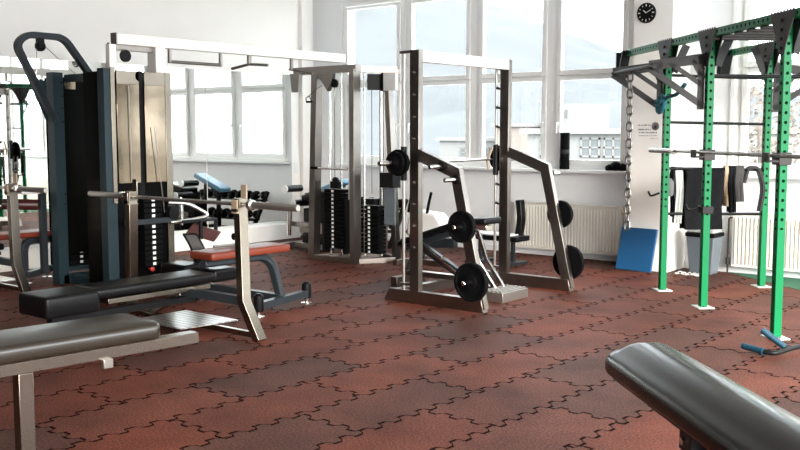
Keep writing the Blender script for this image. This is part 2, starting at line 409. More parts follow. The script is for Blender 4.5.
# ================================================================ WALL THINGS
MG = 'tall wall mirror panels above the white ledge'
for i, (a, c, lb) in enumerate(((-.465, -2.02, 'tall wall mirror panel nearest the window corner, reflecting dumbbells'),
                               (-2.03, -3.58, 'middle wall mirror panel behind the shiny shrouded weight tower'),
                               (-3.59, -5.14, 'left wall mirror panel behind the angled pulley arm, reflecting a chain'))):
    solo('wall_mirror', B().box(-.234, -.225, c, a, .217, 2.33), 'mirror', lb, 'mirror', (-.23, (a+c)/2, .217), MG, bev=.001)
# clock
cl = thing('wall_clock', 'round black wall clock with white numerals high on the pillar', 'clock', (5.247, -.48, 2.779))
part('clock_case', B().lathe([(.105, 0), (.108, .02), (.100, .03), (.096, .022), (.0, .022)], (5.247, -.48, 2.779), (0, -1, 0), 40), 'blk', cl, bev=0)
tk = B()
for k in range(12):
    a = k*math.pi/6; rr_ = .080; w = .009 if k % 3 else .014
    m = MX.Rotation(-a, 4, 'Y')
    p = V((5.247, -.504, 2.779)) + V((math.sin(a)*rr_, 0, math.cos(a)*rr_))
    tk.cbox(p, (w*.7, .003, w*1.7), MX.Rotation(a, 4, 'Y'))
part('hour_mark', tk, 'white', cl, bev=0)
for nm, a, l, w in (('hour_hand', R(-48), .045, .009), ('minute_hand', R(62), .066, .006)):
    c = V((5.247, -.507, 2.779)) + V((math.sin(a), 0, math.cos(a)))*l*.45
    part(nm, B().cbox(c, (w, .002, l), MX.Rotation(a, 4, 'Y')), 'white', cl, bev=0)
# printed text and round emblem on the pillar (illegible in the photo)
sg = thing('wall_lettering', 'small grey lettering with a round emblem printed on the pillar', 'sign', (5.32, -.481, 1.5))
ex, ez = 5.375, 1.572
em = B().lathe([(.028, 0), (.044, 0), (.044, .002), (.028, .002)], (ex, -.481, ez), (0, -1, 0), 28)
em.prism([(ex-.018, ez-.012), (ex-.006, ez+.020), (ex+.003, ez+.006), (ex+.013, ez+.018), (ex+.019, ez-.016), (ex, ez-.024)], 'y', -.483, -.481)
part('emblem', em, 'ink', sg, bev=0)
lt = B(); rl = random.Random(3)
for row, (xa, xb, z, h) in enumerate(((5.175, 5.315, 1.585, .012), (5.18, 5.32, 1.538, .016), (5.19, 5.40, 1.505, .014), (5.185, 5.40, 1.472, .006), (5.32, 5.40, 1.44, .006))):
    x = xa
    while x < xb:
        w = rl.uniform(.006, .013); lt.box(x, x+w, -.483, -.480, z-h/2, z+h/2*rl.uniform(.5, 1)); x += w + rl.choice((.004, .004, .012))
part('lettering', lt, 'ink', sg, bev=0)
ls = thing('light_switch', 'small white light switch on the wall beside the mirror', 'switch', (-.235, -.38, 1.0))
part('switch_plate', B().box(-.235, -.222, -.42, -.34, .92, 1.08), 'white', ls)
part('rocker', B().box(-.222, -.216, -.405, -.355, .96, 1.04), 'white', ls)
# radiators
def radiator(x0, x1, label, valve_right=True):
    y0, y1, z0, z1 = -.13, -.05, .08, .645
    t = thing('radiator', label, 'radiator', ((x0+x1)/2, -.09, z0), group='cream panel radiators under the windows')
    b = B().box(x0, x1, y0+.012, y1, z0, z1); n = int((x1-x0)/.042)
    for i in range(n):
        c = x0 + .02 + (x1-x0-.04)*(i+.5)/n; b.prism([(c-.015, y0+.012), (c-.008, y0-.004), (c+.008, y0-.004), (c+.015, y0+.012)], 'z', z0+.035, z1-.035)
    part('panel', b, 'rad', t, bev=.002)
    g = B().box(x0-.004, x1+.004, y0-.004, y1+.004, z1, z1+.012)
    part('top_grille', g, 'rad', t)
    vx = x1+.05 if valve_right else x0-.05
    part('pipe', B().tube(fillet([(vx, -.09, .0), (vx, -.09, .60), (vx - (.06 if valve_right else -.06), -.09, .60)], .03), .010, 8), 'rad' if valve_right else 'plate', t, bev=0)
    part('valve', B().lathe([(.012, -.04), (.022, -.03), (.022, .03), (.014, .045)], (vx, -.09, .60 if valve_right else .13), (0, 0, 1), 14), 'yellow' if valve_right else 'plate', t, bev=0)
    part('bracket', B().box(x0+.2, x0+.24, -.06, -.022, z0+.05, z1-.05), 'rad', t)
    part('bracket', B().box(x1-.24, x1-.2, -.06, -.022, z0+.05, z1-.05), 'rad', t)
radiator(3.36, 4.80, 'long cream radiator behind the squat rack, under the wide window')
radiator(6.11, 8.35, 'cream radiator behind the green rack posts at the right', False)
# things on the sill
fr_ = thing('foam_roller', 'black foam roller standing upright on the window sill', 'foam roller', (4.03, -.055, 1.065))
part('roller_body', B().lathe([(.052, 0), (.058, .004), (.058, .436), (.052, .44)], (4.03, -.055, 1.065), (0,0,1), 24), 'rub', fr_, bev=0)
part('grey_band', B().lathe([(.0585, 0), (.060, .003), (.060, .05), (.0585, .053)], (4.03, -.055, 1.25), (0,0,1), 24), 'plate', fr_, bev=0)
gl = B()
for (x, z, r) in ((4.62, 1.09, .05), (4.70, 1.115, .065), (4.79, 1.10, .055)):
    gl.lathe([(0.001, -r), (r*.6, -r*.8), (r, 0), (r*.6, r*.8), (.001, r)], (x, -.05, z), (1, .1, .1), 14)
solo('workout_glove', gl, 'nylon', 'small black crumpled item lying on the sill beside the pillar', 'glove', (4.7, -.05, 1.065), bev=0)

# ================================================================ BLUE MAT
mt = B(); ang = math.atan2(.12, .45)
mm = MX.Translation((5.235, -.645, .012)) @ MX.Rotation(R(-5), 4, 'Z') @ MX.Rotation(-ang, 4, 'X')
for p in [mm @ q for q in B().box(-.215, .215, -.015, .015, 0, .47).v]: mt.v.append(p)
mt.f = B().box(0,1,0,1,0,1).f
solo('exercise_mat', mt, 'blue', 'blue square foam mat leaning against the foot of the pillar', 'mat', (5.235, -.645, 0), bev=.004)

# ================================================================ SMITH MACHINE
def smith():
    t = thing('smith_machine', 'grey metal smith machine with loaded bar and weight plates on its sloped arms', 'weight machine', (4.85, -2.93, 0))
    for y, s in ((-3.65, -1), (-2.2, 1)):
        f = B().prism([(4.27, 0), (5.36, 0), (5.335, .11), (4.33, .11)], 'y', y-.035, y+.035)
        part('base_beam', f, 'grey', t)
        part('upright', B().box(4.565 - (.025 if s > 0 else 0), 4.665 - (.025 if s > 0 else 0), y-.03, y+.03, .11, 2.215), 'grey', t)
        part('storage_arm', B().sweep([(4.64, y, 1.315), (5.055, y, 1.165), (5.325, y, .02)], .06, .10, (0, 1, 0)), 'grey', t)
        part('guide_rod', B().tube([(4.475, y, .04), (4.475, y, 2.19)], .014, 12), 'steel', t, bev=0)
        part('rod_bracket', B().box(4.44, 4.60, y-.02, y+.02, 2.19, 2.214), 'grey', t)
        part('rod_bracket', B().box(4.44, 4.57, y-.02, y+.02, .15, .17), 'grey', t)
        part('linear_bearing', B().lathe([(.016, 0), (.028, .003), (.028, .30), (.016, .303)], (4.475, y, 1.08), (0,0,1), 16), 'black_steel', t, bev=0)
        for k in range(9):
            z = .5 + k*.19
            if s > 0: part('hook_peg', B().lathe([(.011, 0), (.011, .05), (.016, .052), (.016, .06)], (4.542, y, z+.1), (-1, 0, .25), 10), 'plate', t, bev=0)
            elif abs(z-1.26) > .12: part('bolt', B().lathe([(.010, 0), (.012, .006), (.0, .01)], (4.615, y-.03, z), (0, -1, 0), 10), 'steel', t, bev=0)
        pegs = [(4.92, 1.215, None), (5.08, 1.11, None), (5.17, .72, .135), (5.27, .262, .165)]
        for (x, z, r) in pegs:
            pb = B().lathe([(.036, .03), (.036, .045), (.020, .046), (.020, .20), (.016, .205), (.0, .205)], (x, y, z), (0, s, 0), 16)
            po = part('storage_peg', pb, 'chrome', t, bev=0)
            part('collar', B().lathe([(.03, .030), (.040, .033), (.040, .055), (.022, .058)], (x, y, z), (0, s, 0), 16), 'blk', po, bev=0)
    part('top_crossbar', B().box(4.575, 4.645, -3.62, -2.23, 2.115, 2.214), 'beam', t)  # grey bar drawn pale; the light it catches is in its colour
    part('rear_crossbar', B().box(4.33, 4.40, -3.62, -2.23, .02, .10), 'grey', t)
    # safety straps hanging beside the far upright
    part('safety_catch', B().sweep([(4.50, -2.30, 1.36), (4.44, -2.30, 1.22), (4.46, -2.30, 1.14)], .02, .018, (0, 1, 0)), 'tan', t)
    return t
smith()
for y, s, r, x, z, lb in ((-3.65, -1, .135, 5.17, .72, 'upper black weight plate on the near sloped arm of the smith machine'), (-3.65, -1, .165, 5.27, .262, 'lower large black weight plate on the near sloped arm of the smith machine'),
                      (-2.2, 1, .135, 5.17, .72, 'upper black weight plate on the far sloped arm, in front of the radiator'), (-2.2, 1, .165, 5.27, .262, 'lower large black weight plate on the far sloped arm, in front of the radiator')):
    for k in range(2 if s < 0 else 1):
        pass
    solo('weight_plate', weight_plate(B(), (x, y + s*.085, z), (0, s, 0), r, .05), 'rub', lb, 'weight plate', (x, y + s*.085, z), 'weight plates stored on the smith machine', bev=0)
# smith bar
sb = thing('smith_bar', 'sliding steel bar of the smith machine spanning both guide rods', 'barbell', (4.475, -2.93, 1.24))
part('shaft', B().tube([(4.475, -3.60, 1.24), (4.475, -2.25, 1.24)], .014, 14), 'chrome', sb, bev=0)
for s, y in ((-1, -3.65), (1, -2.2)):
    part('sleeve', B().lathe([(.024, .03), (.024, .33), (.020, .335), (.0, .335)], (4.475, y, 1.24), (0, s, 0), 18), 'chrome', sb, bev=0)
    part('collar', B().lathe([(.02, .028), (.042, .030), (.042, .05), (.026, .052)], (4.475, y, 1.24), (0, s, 0), 18), 'black_steel', sb, bev=0)
for y, s, r, k, lb in ((-3.65, -1, .118, .075, 'larger black plate on the near end of the smith bar, against the upright'), (-3.65, -1, .100, .117, 'smaller black plate on the near end of the smith bar, outer one'),
                    (-2.2, 1, .118, .075, 'black plate on the far end of the smith bar, behind the far upright')):
    solo('bar_plate', weight_plate(B(), (4.475, y + s*k, 1.24), (0, s, 0), r, .035), 'rub', lb, 'weight plate', (4.475, y + s*k, 1.24), 'weight plates loaded on the smith bar', bev=0)

# bench inside the smith machine
def incline():
    y = -2.93
    t = thing('adjustable_bench', 'black adjustable bench with chrome struts and ribbed silver foot inside the smith machine', 'bench', (4.6, y, 0))
    ft = B().box(4.98, 5.22, y-.25, y+.17, 0, .085)
    for k in range(5): ft.box(5.0+k*.045, 5.02+k*.045, y-.24, y+.16, .085, .098)
    part('foot_plate', ft, 'steel', t)
    part('rear_foot', B().box(3.90, 3.98, y-.22, y+.22, 0, .11), 'grey', t)
    part('floor_rail', B().sweep([(3.94, y, .135), (4.70, y, .135), (4.99, y, .055)], .08, .05, (0, 1, 0)), 'grey', t)
    for dy in (-.07, .07):
        part('strut', B().sweep([(5.02, y+dy, .08), (4.83, y+dy, .32), (4.72, y+dy, .60)], .03, .035, (0, 1, 0)), 'chrome', t)
    part('support_arm', B().sweep([(4.70, y-.05, .14), (4.14, y-.05, .42)], .05, .075, (0, 1, 0)), 'anth', t)
    part('slider', B().sweep([(4.62, y-.085, .175), (4.2, y-.085, .415)], .012, .03, (0, 1, 0)), 'chrome', t)
    part('pin_knob', B().lathe([(.008, 0), (.008, .05), (.02, .055), (.02, .08), (0, .085)], (4.45, y-.09, .28), (.5, -1, 1), 12), 'chrome', t, bev=0)
    part('rear_leg', B().sweep([(3.95, y, .13), (4.06, y, .36), (3.98, y, .44)], .06, .07, (0, 1, 0)), 'anth', t)
    part('backrest_frame', B().sweep([(3.92, y, .375), (4.62, y, .60)], .06, .05, (0, 1, 0)), 'anth', t)
    bb = B().sweep([(3.90, y, .425), (4.60, y, .655)], .26, .06, (0, 1, 0)); part('backrest', bb, 'vinyl', t, bev=.018, rd=3)
    part('seat', B().sweep([(4.72, y, .685), (4.95, y, .70)], .28, .06, (0, 1, 0)), 'vinyl', t, bev=.02, rd=3)
    part('seat_frame', B().box(4.72, 4.90, y-.05, y+.05, .61, .655), 'chrome', t)
incline()

# ================================================================ GREEN RACK
d = V((.72, -.694, 0)).normalized(); RZ = math.atan2(d.y, d.x)
RK = MX.Translation((6.0, -1.6, 0)) @ MX.Rotation(RZ, 4, 'Z')      # local x along the row towards the camera, y to the far row
def rack():
    t = thing('power_rack', 'bright green drilled power rack with grey gusset plates and overhead bars', 'power rack', (6.0, -1.6, 0), RZ)
    L = lambda *a: MX.Translation(a)
    yb = 1.05; posts = [(0, 0), (.915, 0), (2.17, 0), (-.10, yb), (.915, yb), (2.17, yb)]
    for (x, y) in posts:
        part('upright', B().box(-.030, .030, -.030, .030, .008, 2.30), 'green_post', t, local=True, frame=L(x, y, 0))
        fp = part('foot_plate', B().box(x-.085, x+.085, y-.07, y+.07, 0, .008), 'lightsteel', t, local=True, bev=.001)
        for a in (-1, 1): part('bolt', B().lathe([(.012, 0), (.012, .012), (0, .013)], (x+a*.062, y, .008), (0, 0, 1), 6), 'steel', fp, local=True, bev=0)
    for y, x0 in ((0, -1.24), (yb, -1.08)):
        ln = 3.3 - x0
        part('top_beam', B().box(-.032, .032, -.032, .032, 0, ln), 'green', t, local=True, frame=L(x0, y, 2.332) @ MX.Rotation(R(90), 4, 'Y'))
    # gusset plates at every post, both faces
    for (x, y) in posts:
        for s in (-1, 1):
            yy = y + s*.036
            g = B().prism([(x-.17, 2.362), (x-.17, 2.335), (x-.055, 2.12), (x-.04, 2.06), (x+.04, 2.06), (x+.055, 2.12), (x+.17, 2.335), (x+.17, 2.362)], 'y', yy-.004, yy+.004)
            for k in range(8):
                g.box(x-.165+k*.044, x-.145+k*.044, min(yy, yy+s*.006), max(yy, yy+s*.006), 2.355, 2.372)
            go = part('gusset', g, 'plate', t, local=True, bev=.001)
            for z in (2.30, 2.235, 2.17, 2.105):
                part('bolt', B().lathe([(.014, 0), (.014, .012), (.0, .014)], (x, yy+s*.004, z), (0, s, 0), 6), 'black_steel', go, local=True, bev=0)
        s = 1 if y == 0 else -1
        part('corner_brace', B().sweep([(x+.02, y+s*.05, 2.07), (x+.02, y+s*.17, 2.32)], .008, .075, (1, 0, 0)), 'black_steel', t, local=True, bev=.001)
    # hooked brackets at the free ends of the beams
    for y, x0 in ((0, -1.24), (yb, -1.08)):
        for x, dz in ((x0+.03, 0), (x0+.22, 1)):
            b = B().sweep(fillet([(x, y-.04, 2.35), (x - dz*.04, y-.04, 2.28), (x-dz*.11, y-.04, 2.08)], .08), .09, .022, (0, 1, 0))
            part('end_bracket', b, 'black_steel', t, local=True, bev=.001)
    # monkey bars between the two rows
    for k in range(5):
        x = 1.0 + k*.21
        part('overhead_bar', B().tube([(x, -.03, 2.285), (x, yb+.03, 2.285)], .015, 10), 'plate', t, local=True, bev=0)
    part('overhead_bar', B().tube([(.0, .03, 1.60), (-.1, yb-.03, 1.585)], .014, 10), 'black_steel', t, local=True, bev=0)
    part('overhead_bar', B().tube([(.915, .03, 1.98), (.915, yb-.03, 1.98)], .016, 10), 'black_steel', t, local=True, bev=0)
    part('overhead_bar', B().tube([(-.0, .03, 2.04), (-.1, yb-.03, 2.02)], .014, 10), 'black_steel', t, local=True, bev=0)
    for z in (1.165, .735):
        part('storage_bar', B().tube([(.0, .03, z), (-.1, yb-.03, z-.02)], .015, 10), 'black_steel', t, local=True, bev=0)
    # wing: two cut-out plates and a tip bar, on the pillar side
    def wing(x, ys, s, zb=1.70, m='plate'):
        def hole_plate():
            tip = (ys+s*.49, 2.06)
            outer = [(ys, 2.17), (ys+s*.40, 2.115), (ys+s*.47, 2.085), (ys+s*.50, 2.055), (ys+s*.485, 2.03), (ys, 1.80)]
            # strips around three slots
            b = B()
            def strip(a, c, w): b.sweep([(x, a[0], a[1]), (x, c[0], c[1])], .008, w, (1, 0, 0))
            strip((ys, 2.13), (ys+s*.48, 2.065), .085)
            strip((ys, zb+.03), (ys+s*.485, 2.045), .055)
            strip((ys, zb+.20), (ys+s*.30, 2.09), .040)
            strip((ys+s*.02, 2.15), (ys+s*.02, zb), .06)
            strip((ys+s*.10, 2.12), (ys+s*.02, 1.98), .04)
            b.prism([(ys+s*.36, 2.10), (ys+s*.47, 2.085), (ys+s*.50, 2.055), (ys+s*.47, 2.03), (ys+s*.36, 1.99)], 'x', x-.004, x+.004)
            return b
        return part('wing_plate', hole_plate(), m, t, local=True, bev=.001)
    def wing2(x, ys, s):   # long plate running along the row with slanted slots
        pass
    for x in (-.045, .87): wing(x, -.036, -1)
    part('tip_bar', B().tube([(-.05, -.50, 2.055), (.95, -.50, 2.055)], .022, 12), 'plate', t, local=True, bev=0)
    # big cut-out side plate between the tip bar and the second post
    for x in (.915+.045, -.1+.045): wing(x, yb+.036, 1)
    part('tip_bar', B().tube([(-.10, yb+.515, 2.055), (1.02, yb+.515, 2.055)], .022, 12), 'plate', t, local=True, bev=0)
    # j cups, hooks
    for x, z in ((.915, 1.30), (2.17, 1.30)):
        j = B().box(x-.055, x+.055, -.05, .045, z-.03, z+.06).box(x-.05, x+.05, -.125, -.045, z-.01, z+.005).box(x-.05, x+.05, -.130, -.118, z-.01, z+.06)
        part('bar_hook', j, 'plate', t, local=True)
    part('safety_block', B().box(.86, .97, -.05, .045, .815, .875), 'black_steel', t, local=True)
    part('small_hook', B().tube(fillet([(-.03, -.04, .93), (-.03, -.13, .90), (-.03, -.15, .95)], .03), .010, 8), 'black_steel', t, local=True, bev=0)
    part('small_hook', B().tube(fillet([(.89, -.04, .86), (.89, -.15, .84), (.89, -.17, .89)], .03), .010, 8), 'black_steel', t, local=True, bev=0)
rack()
def rk(x, y, z): return RK @ V((x, y, z))
# barbell on the rack
bb = thing('barbell', 'steel barbell resting in the hooks of the green power rack', 'barbell', rk(.95, -.085, 1.36), RZ)
yb_, zb_ = -.085, 1.338
part('shaft', B().tube([rk(.36, yb_, zb_), rk(3.0, yb_, zb_)], .0145, 14), 'barsteel', bb, bev=0)
for x0, x1 in ((-.20+.02, .40), (3.0, 3.46)):
    s = 1 if x1 > 1 else -1; xi = x0 if s > 0 else x1
    part('sleeve', B().lathe([(.025, .02), (.025, .56 if s < 0 else .44), (.021, .565 if s < 0 else .445), (0, .565 if s < 0 else .445)], rk(xi, yb_, zb_), d*s, 18), 'barsteel', bb, bev=0)
    part('collar', B().lathe([(.015, -.015), (.036, -.012), (.036, .012), (.026, .02)], rk(xi, yb_, zb_), d*s, 18), 'barsteel', bb, bev=0)
# chain
def chain(label, top, bot, n, name='hanging_chain'):
    t = thing(name, label, 'chain', top)
    L = (top[2]-bot[2])/n
    proto = None
    for k in range(n):
        fr = MX.Translation((0, 0, -L*(k+.5))) @ MX.Rotation(R(45 + 90*(k % 2)) + RZ, 4, 'Z')
        if proto is None:
            pts = []; a, h = .024, L*.5+.006
            for q in range(16):
                an = 2*math.pi*q/16; pts.append((a*math.cos(an), 0, (h-a)*(1 if math.sin(an) > 0 else -1) + a*math.sin(an)))
            pts.append(pts[0]); pts.append(pts[1])
            proto = part('link', B().tube(pts, .0085, 6), 'chain', t, local=True, frame=fr, bev=0)
        else:
            c = proto.copy(); C.objects.link(c); c.parent = t; c.matrix_basis = fr
    return t
ct = rk(.42, -.515, 2.035); yb_c = 1.05 + .515
chain('heavy steel chain hanging from the tip bar of the green rack beside the pillar', ct, (ct.x, ct.y, .63), 19)
c2 = rk(.35, yb_c, 2.035)
chain('second steel chain on the far wing of the green rack, seen in the mirror', c2, (c2.x, c2.y, .63), 19)
# teal strap on wing
def blob_strip(pts, w, th, n=(0, 1, 0)): return B().sweep(pts, w, th, n)
ts = B()
ks = [(-.03, -.10, 1.80), (.12, -.12, 1.74), (.24, -.10, 1.83), (.42, -.08, 1.84), (.55, -.06, 1.93)]
ts.tube([rk(*p) for p in fillet(ks, .06)], .018, 8)
ts.tube([rk(*p) for p in fillet([(.10, -.10, 1.84), (.06, -.12, 1.74), (.14, -.13, 1.68), (.22, -.12, 1.74), (.20, -.10, 1.82), (.12, -.1, 1.84)], .05)], .024, 8)
solo('resistance_band', ts, 'tealf', 'teal fabric band tied around the wing plate of the green rack', 'strap', rk(.1, -.1, 1.7), bev=0)

# items on the storage bars: local x ~ -.05, y from 0 to 1.05
HX = -.05
def hang(name, label, cat, b, m, o, group=None, bev=.004, rd=0):
    b.v = [RK @ p for p in b.v]; return solo(name, b, m, label, cat, rk(*o), group, bev, RZ, rd)
def drape(y0, y1, zt, zb, th=.02, gap=.022, seed=1, amp=.012):
    """cloth folded over the bar, hanging both sides"""
    b = B(); r_ = random.Random(seed); nx, nz = 8, 12; ph = r_.uniform(0, 6)
    for sd in (-1, 1):
        vs = []
        for i in range(nx+1):
            for j in range(nz+1):
                t = j/nz; y = y0+(y1-y0)*i/nx + .008*math.sin(t*5+ph)
                w = amp*math.sin(i*1.7+ph+t*2)*min(1, t*2)
                vs.append((HX + sd*(gap if t > .05 else .004) + w, y, zt - (zt-zb)*t + (.018 if j == 0 else 0)))
        vv = vs + [(x + sd*th*.5, y, z) for (x, y, z) in vs]
        n = (nx+1)*(nz+1); fs = []
        for i in range(nx):
            for j in range(nz):
                a = i*(nz+1)+j; q = (a, a+nz+1, a+nz+2, a+1); fs.append(q); fs.append(tuple(n+k for k in reversed(q)))
        for i in range(nx):
            a = i*(nz+1); fs.append((a, a+n, a+nz+1+n, a+nz+1)); a += nz; fs.append((a, a+nz+1, a+nz+1+n, a+n))
        for j in range(nz):
            fs.append((j, j+1, j+1+n, j+n)); a = nx*(nz+1)+j; fs.append((a, a+n, a+n+1, a+1))
        b.add(vv, fs)
    return b
hang('sweat_towel', 'pale grey towel folded over the storage bar of the green rack', 'towel', drape(.112, .185, 1.165, .64, seed=2), 'cloth', (HX, .15, 1.16), bev=0)
g1 = B().lathe([(.03, 0), (.045, .02), (.045, .13), (.02, .17)], (HX+.02, .055, .90), (0, 0, 1), 14); g1.tube([(HX, .055, 1.07), (HX, .055, 1.17)], .01, 8)
hang('grip_pad', 'small grey padded cuff hanging left of the pale towel', 'cuff', g1, 'greyn', (HX, .055, .9), bev=0)
hang('black_strap', 'thin black strap hanging between the grey cuff and the pale towel', 'strap', drape(.085, .105, 1.165, .70, th=.012, seed=5), 'nylon', (HX, .09, 1.16), bev=0)
# weight vest
ve = thing('weight_vest', 'black nylon weight vest hanging from the storage bar behind the green post', 'vest', rk(HX, .40, .6), RZ)
vb = drape(.20, .58, 1.15, .58, th=.06, gap=.04, seed=7, amp=.008); vb.v = [RK @ p for p in vb.v]
part('vest_body', vb, 'nylon', ve, bev=.008)
sp_ = B()
for y in (.25, .50): sp_.box(HX-.105, HX-.075, y-.035, y+.035, .62, 1.14)
for z in (.70, .82, .94): sp_.box(HX-.115, HX-.075, .22, .56, z-.018, z+.018)
sp_.v = [RK @ p for p in sp_.v]; part('webbing', sp_, 'blk', ve)
pk = B()
for y in (.30, .46):
    pk.box(HX-.118, HX-.08, y-.03, y+.03, .86, .98)
pk.v = [RK @ p for p in pk.v]; part('pocket', pk, 'greyn', ve)
hang('padded_collar', 'tan padded neck strap hanging beside the black vest', 'strap', drape(.605, .64, 1.17, .80, th=.03, seed=9), 'tan', (HX, .63, 1.16), bev=0)
hang('dark_harness', 'grey and black harness straps hanging right of the tan strap', 'harness', drape(.655, .72, 1.17, .74, th=.02, seed=10), 'nylon', (HX, .69, 1.16), bev=0)
hang('lifting_belt', 'dark grey lifting belt with holes hanging from the storage bar', 'belt', drape(.72, .80, 1.17, .84, th=.012, seed=12, amp=.004), 'plate', (HX, .76, 1.16), bev=0)
hp = fillet([(HX-.03, .82, 1.02), (HX-.03, .86, 1.17), (HX-.03, .96, 1.17), (HX-.03, 1.03, .98), (HX-.03, .99, .74)], .12, 6)
hang('belt_loop', 'curved black dipping belt arching over the bar against the far green post', 'belt', B().sweep(hp, .06, .03, (1, 0, 0)), 'black_steel', (HX, .9, .74), bev=.004)

# bin
bn = thing('waste_bin', 'grey plastic waste bin with a black rimmed lid behind the green rack', 'bin', (5.87, -.27, 0))
def taper(cx, cy, z0, z1, a, b2, c, e):
    return B().add([(cx-a, cy-b2, z0), (cx+a, cy-b2, z0), (cx+a, cy+b2, z0), (cx-a, cy+b2, z0), (cx-c, cy-e, z1), (cx+c, cy-e, z1), (cx+c, cy+e, z1), (cx-c, cy+e, z1)], B().box(0,1,0,1,0,1).f)
part('bin_body', taper(5.87, -.27, 0, .40, .12, .10, .155, .13), 'bin', bn, bev=.015, rd=3)
part('rim', taper(5.87, -.27, .40, .445, .165, .14, .165, .14), 'blk', bn, bev=.01)
part('lid', taper(5.87, -.27, .445, .52, .16, .135, .11, .09), 'binlid', bn, bev=.02, rd=3)
cc_ = thing('floor_chain', 'small pile of pale chain on the floor beside the waste bin', 'chain', (5.80, -.50, 0))
rq = random.Random(8)
for k in range(10):
    fr = MX.Translation((-.13+.028*k, .02*math.sin(k*1.3), .008+.008*(k % 2))) @ MX.Rotation(rq.uniform(-.6, .6), 4, 'Z') @ MX.Rotation(R(90 if k % 2 else 20), 4, 'X')
    pts = [(.022*math.cos(2*math.pi*q/12), .012*math.sin(2*math.pi*q/12), 0) for q in range(13)]
    part('link', B().tube(pts, .005, 6), 'white', cc_, local=True, frame=fr, bev=0)

# floor handle (right edge)
fh = thing('forked_bar', 'black V-shaped bar with blue taped grips lying at the foot of the near green post', 'bar', (7.70, -3.70, 0))
part('bar', B().tube(fillet([(7.68, -3.765, .035), (7.775, -3.755, .03), (7.83, -3.52, .04), (7.90, -3.30, .035)], .07), .017, 10), 'black_steel', fh, bev=0)
part('grip', B().tube([(7.545, -3.725, .045), (7.70, -3.768, .035)], .022, 12), 'grip', fh, bev=0)
part('grip', B().tube([(7.64, -3.635, .155), (7.785, -3.60, .05)], .022, 12), 'grip', fh, bev=0)
part('fork', B().tube([(7.78, -3.60, .055), (7.82, -3.56, .04)], .016, 10), 'black_steel', fh, bev=0)

# ================================================================ BENCH PRESS STATIONS
def press(ox=0, label=None):
    y = -5.6; cx = 3.87
    t = thing('bench_press', label, 'bench', (cx, y, 0), group='olympic bench press stations with silver uprights')
    for s in (-1, 1):
        part('upright', B().sweep([(cx+s*.86, y, .0), (cx+s*.69, y, .275), (cx+s*.665, y, 1.03)], .08, .065, (0, 1, 0)), 'silver', t)
        h = B().box(cx+s*.665-.03, cx+s*.665+.03, y+.032, y+.045, .93, 1.125)
        h.box(cx+s*.665-.03, cx+s*.665+.03, y-.06, y-.045, .93, 1.02).box(cx+s*.665-.03, cx+s*.665+.03, y-.06, y+.045, .92, .957)
        part('bar_hook', h, 'wood' if s > 0 else 'silver', t)
    part('crossbar', B().box(cx-.69, cx+.69, y-.03, y+.03, .245, .31), 'anth', t)
    part('floor_bar', B().box(cx-.82, cx+.82, y-.02, y+.02, .02, .06), 'silver', t)
    part('spine', B().box(cx-.035, cx+.035, -6.75, y+.10, .19, .24), 'blk', t)
    part('front_leg', B().sweep([(cx, -6.62, .26), (cx, -6.65, .0)], .06, .06, (1, 0, 0)), 'silver', t)
    part('front_foot', B().box(cx-.22, cx+.22, -6.66, -6.58, 0, .05), 'silver', t)
    part('brace', B().sweep([(cx-.01, -5.62, .27), (cx-.53, -5.57, .02)], .05, .045, (0, 1, 0)), 'silver', t)
    part('pivot_plate', B().box(cx-.14, cx-.115, -6.05, -5.95, .20, .33), 'silver', t)
    part('pad_strut', B().sweep([(cx-.12, -5.99, .28), (cx-.76, -5.76, .02)], .03, .04, (0, 1, 0)), 'silver', t)
    part('pad_strut', B().sweep([(cx-.12, -5.97, .28), (cx-.55, -5.66, .02)], .03, .045, (0, 1, 0)), 'silver', t)
    part('seat_pad', B().crown(cx-.20, cx+.17, -6.87, -6.45, .26, .415, .03, .025, .006), 'vinyl', t, bev=0)
    part('back_pad', B().crown(cx-.185, cx+.13, -6.455, -5.40, .34, .418, .03, .025, .006), 'vinyl', t, bev=0)
    part('pad_frame', B().box(cx-.03, cx+.12, -6.36, -5.44, .292, .328), 'silver', t)
    part('end_cap', B().box(cx-.06, cx+.06, -5.52, -5.45, .20, .29), 'blk', t)
    part('spotter_plate', B().prism([(cx-.25, -5.88), (cx+.33, -5.90), (cx+.39, -5.40), (cx-.25, -5.40)], 'z', .062, .070), 'checker', t, bev=.001)
    return t
bp = press(label='silver framed bench press station with black pad, near the red bench')
b2 = copy_tree(bp); b2.location.x -= 3.22; b2['label'] = 'silver bench press upright at the far left edge, pad out of view'
ob = thing('olympic_barbell', 'pale steel barbell lying across the uprights of the nearer bench press', 'barbell', (3.87, -5.6, .985), group='barbells racked on the bench press stations')
part('shaft', B().tube([(3.05, -5.6, .985), (4.69, -5.6, .985)], .0145, 14), 'steel', ob, bev=0)
for s in (-1, 1):
    part('sleeve', B().lathe([(.0255, .80), (.0255, 1.255), (.021, 1.262), (0, 1.262)], (3.87, -5.6, .985), (s, 0, 0), 18), 'steel', ob, bev=0)
    part('collar', B().lathe([(.016, .76), (.038, .765), (.038, .80), (.026, .805)], (3.87, -5.6, .985), (s, 0, 0), 18), 'chrome', ob, bev=0)
o2 = copy_tree(ob); o2.location.x -= 3.22; o2['label'] = 'end of a steel barbell racked on the left edge bench press upright'

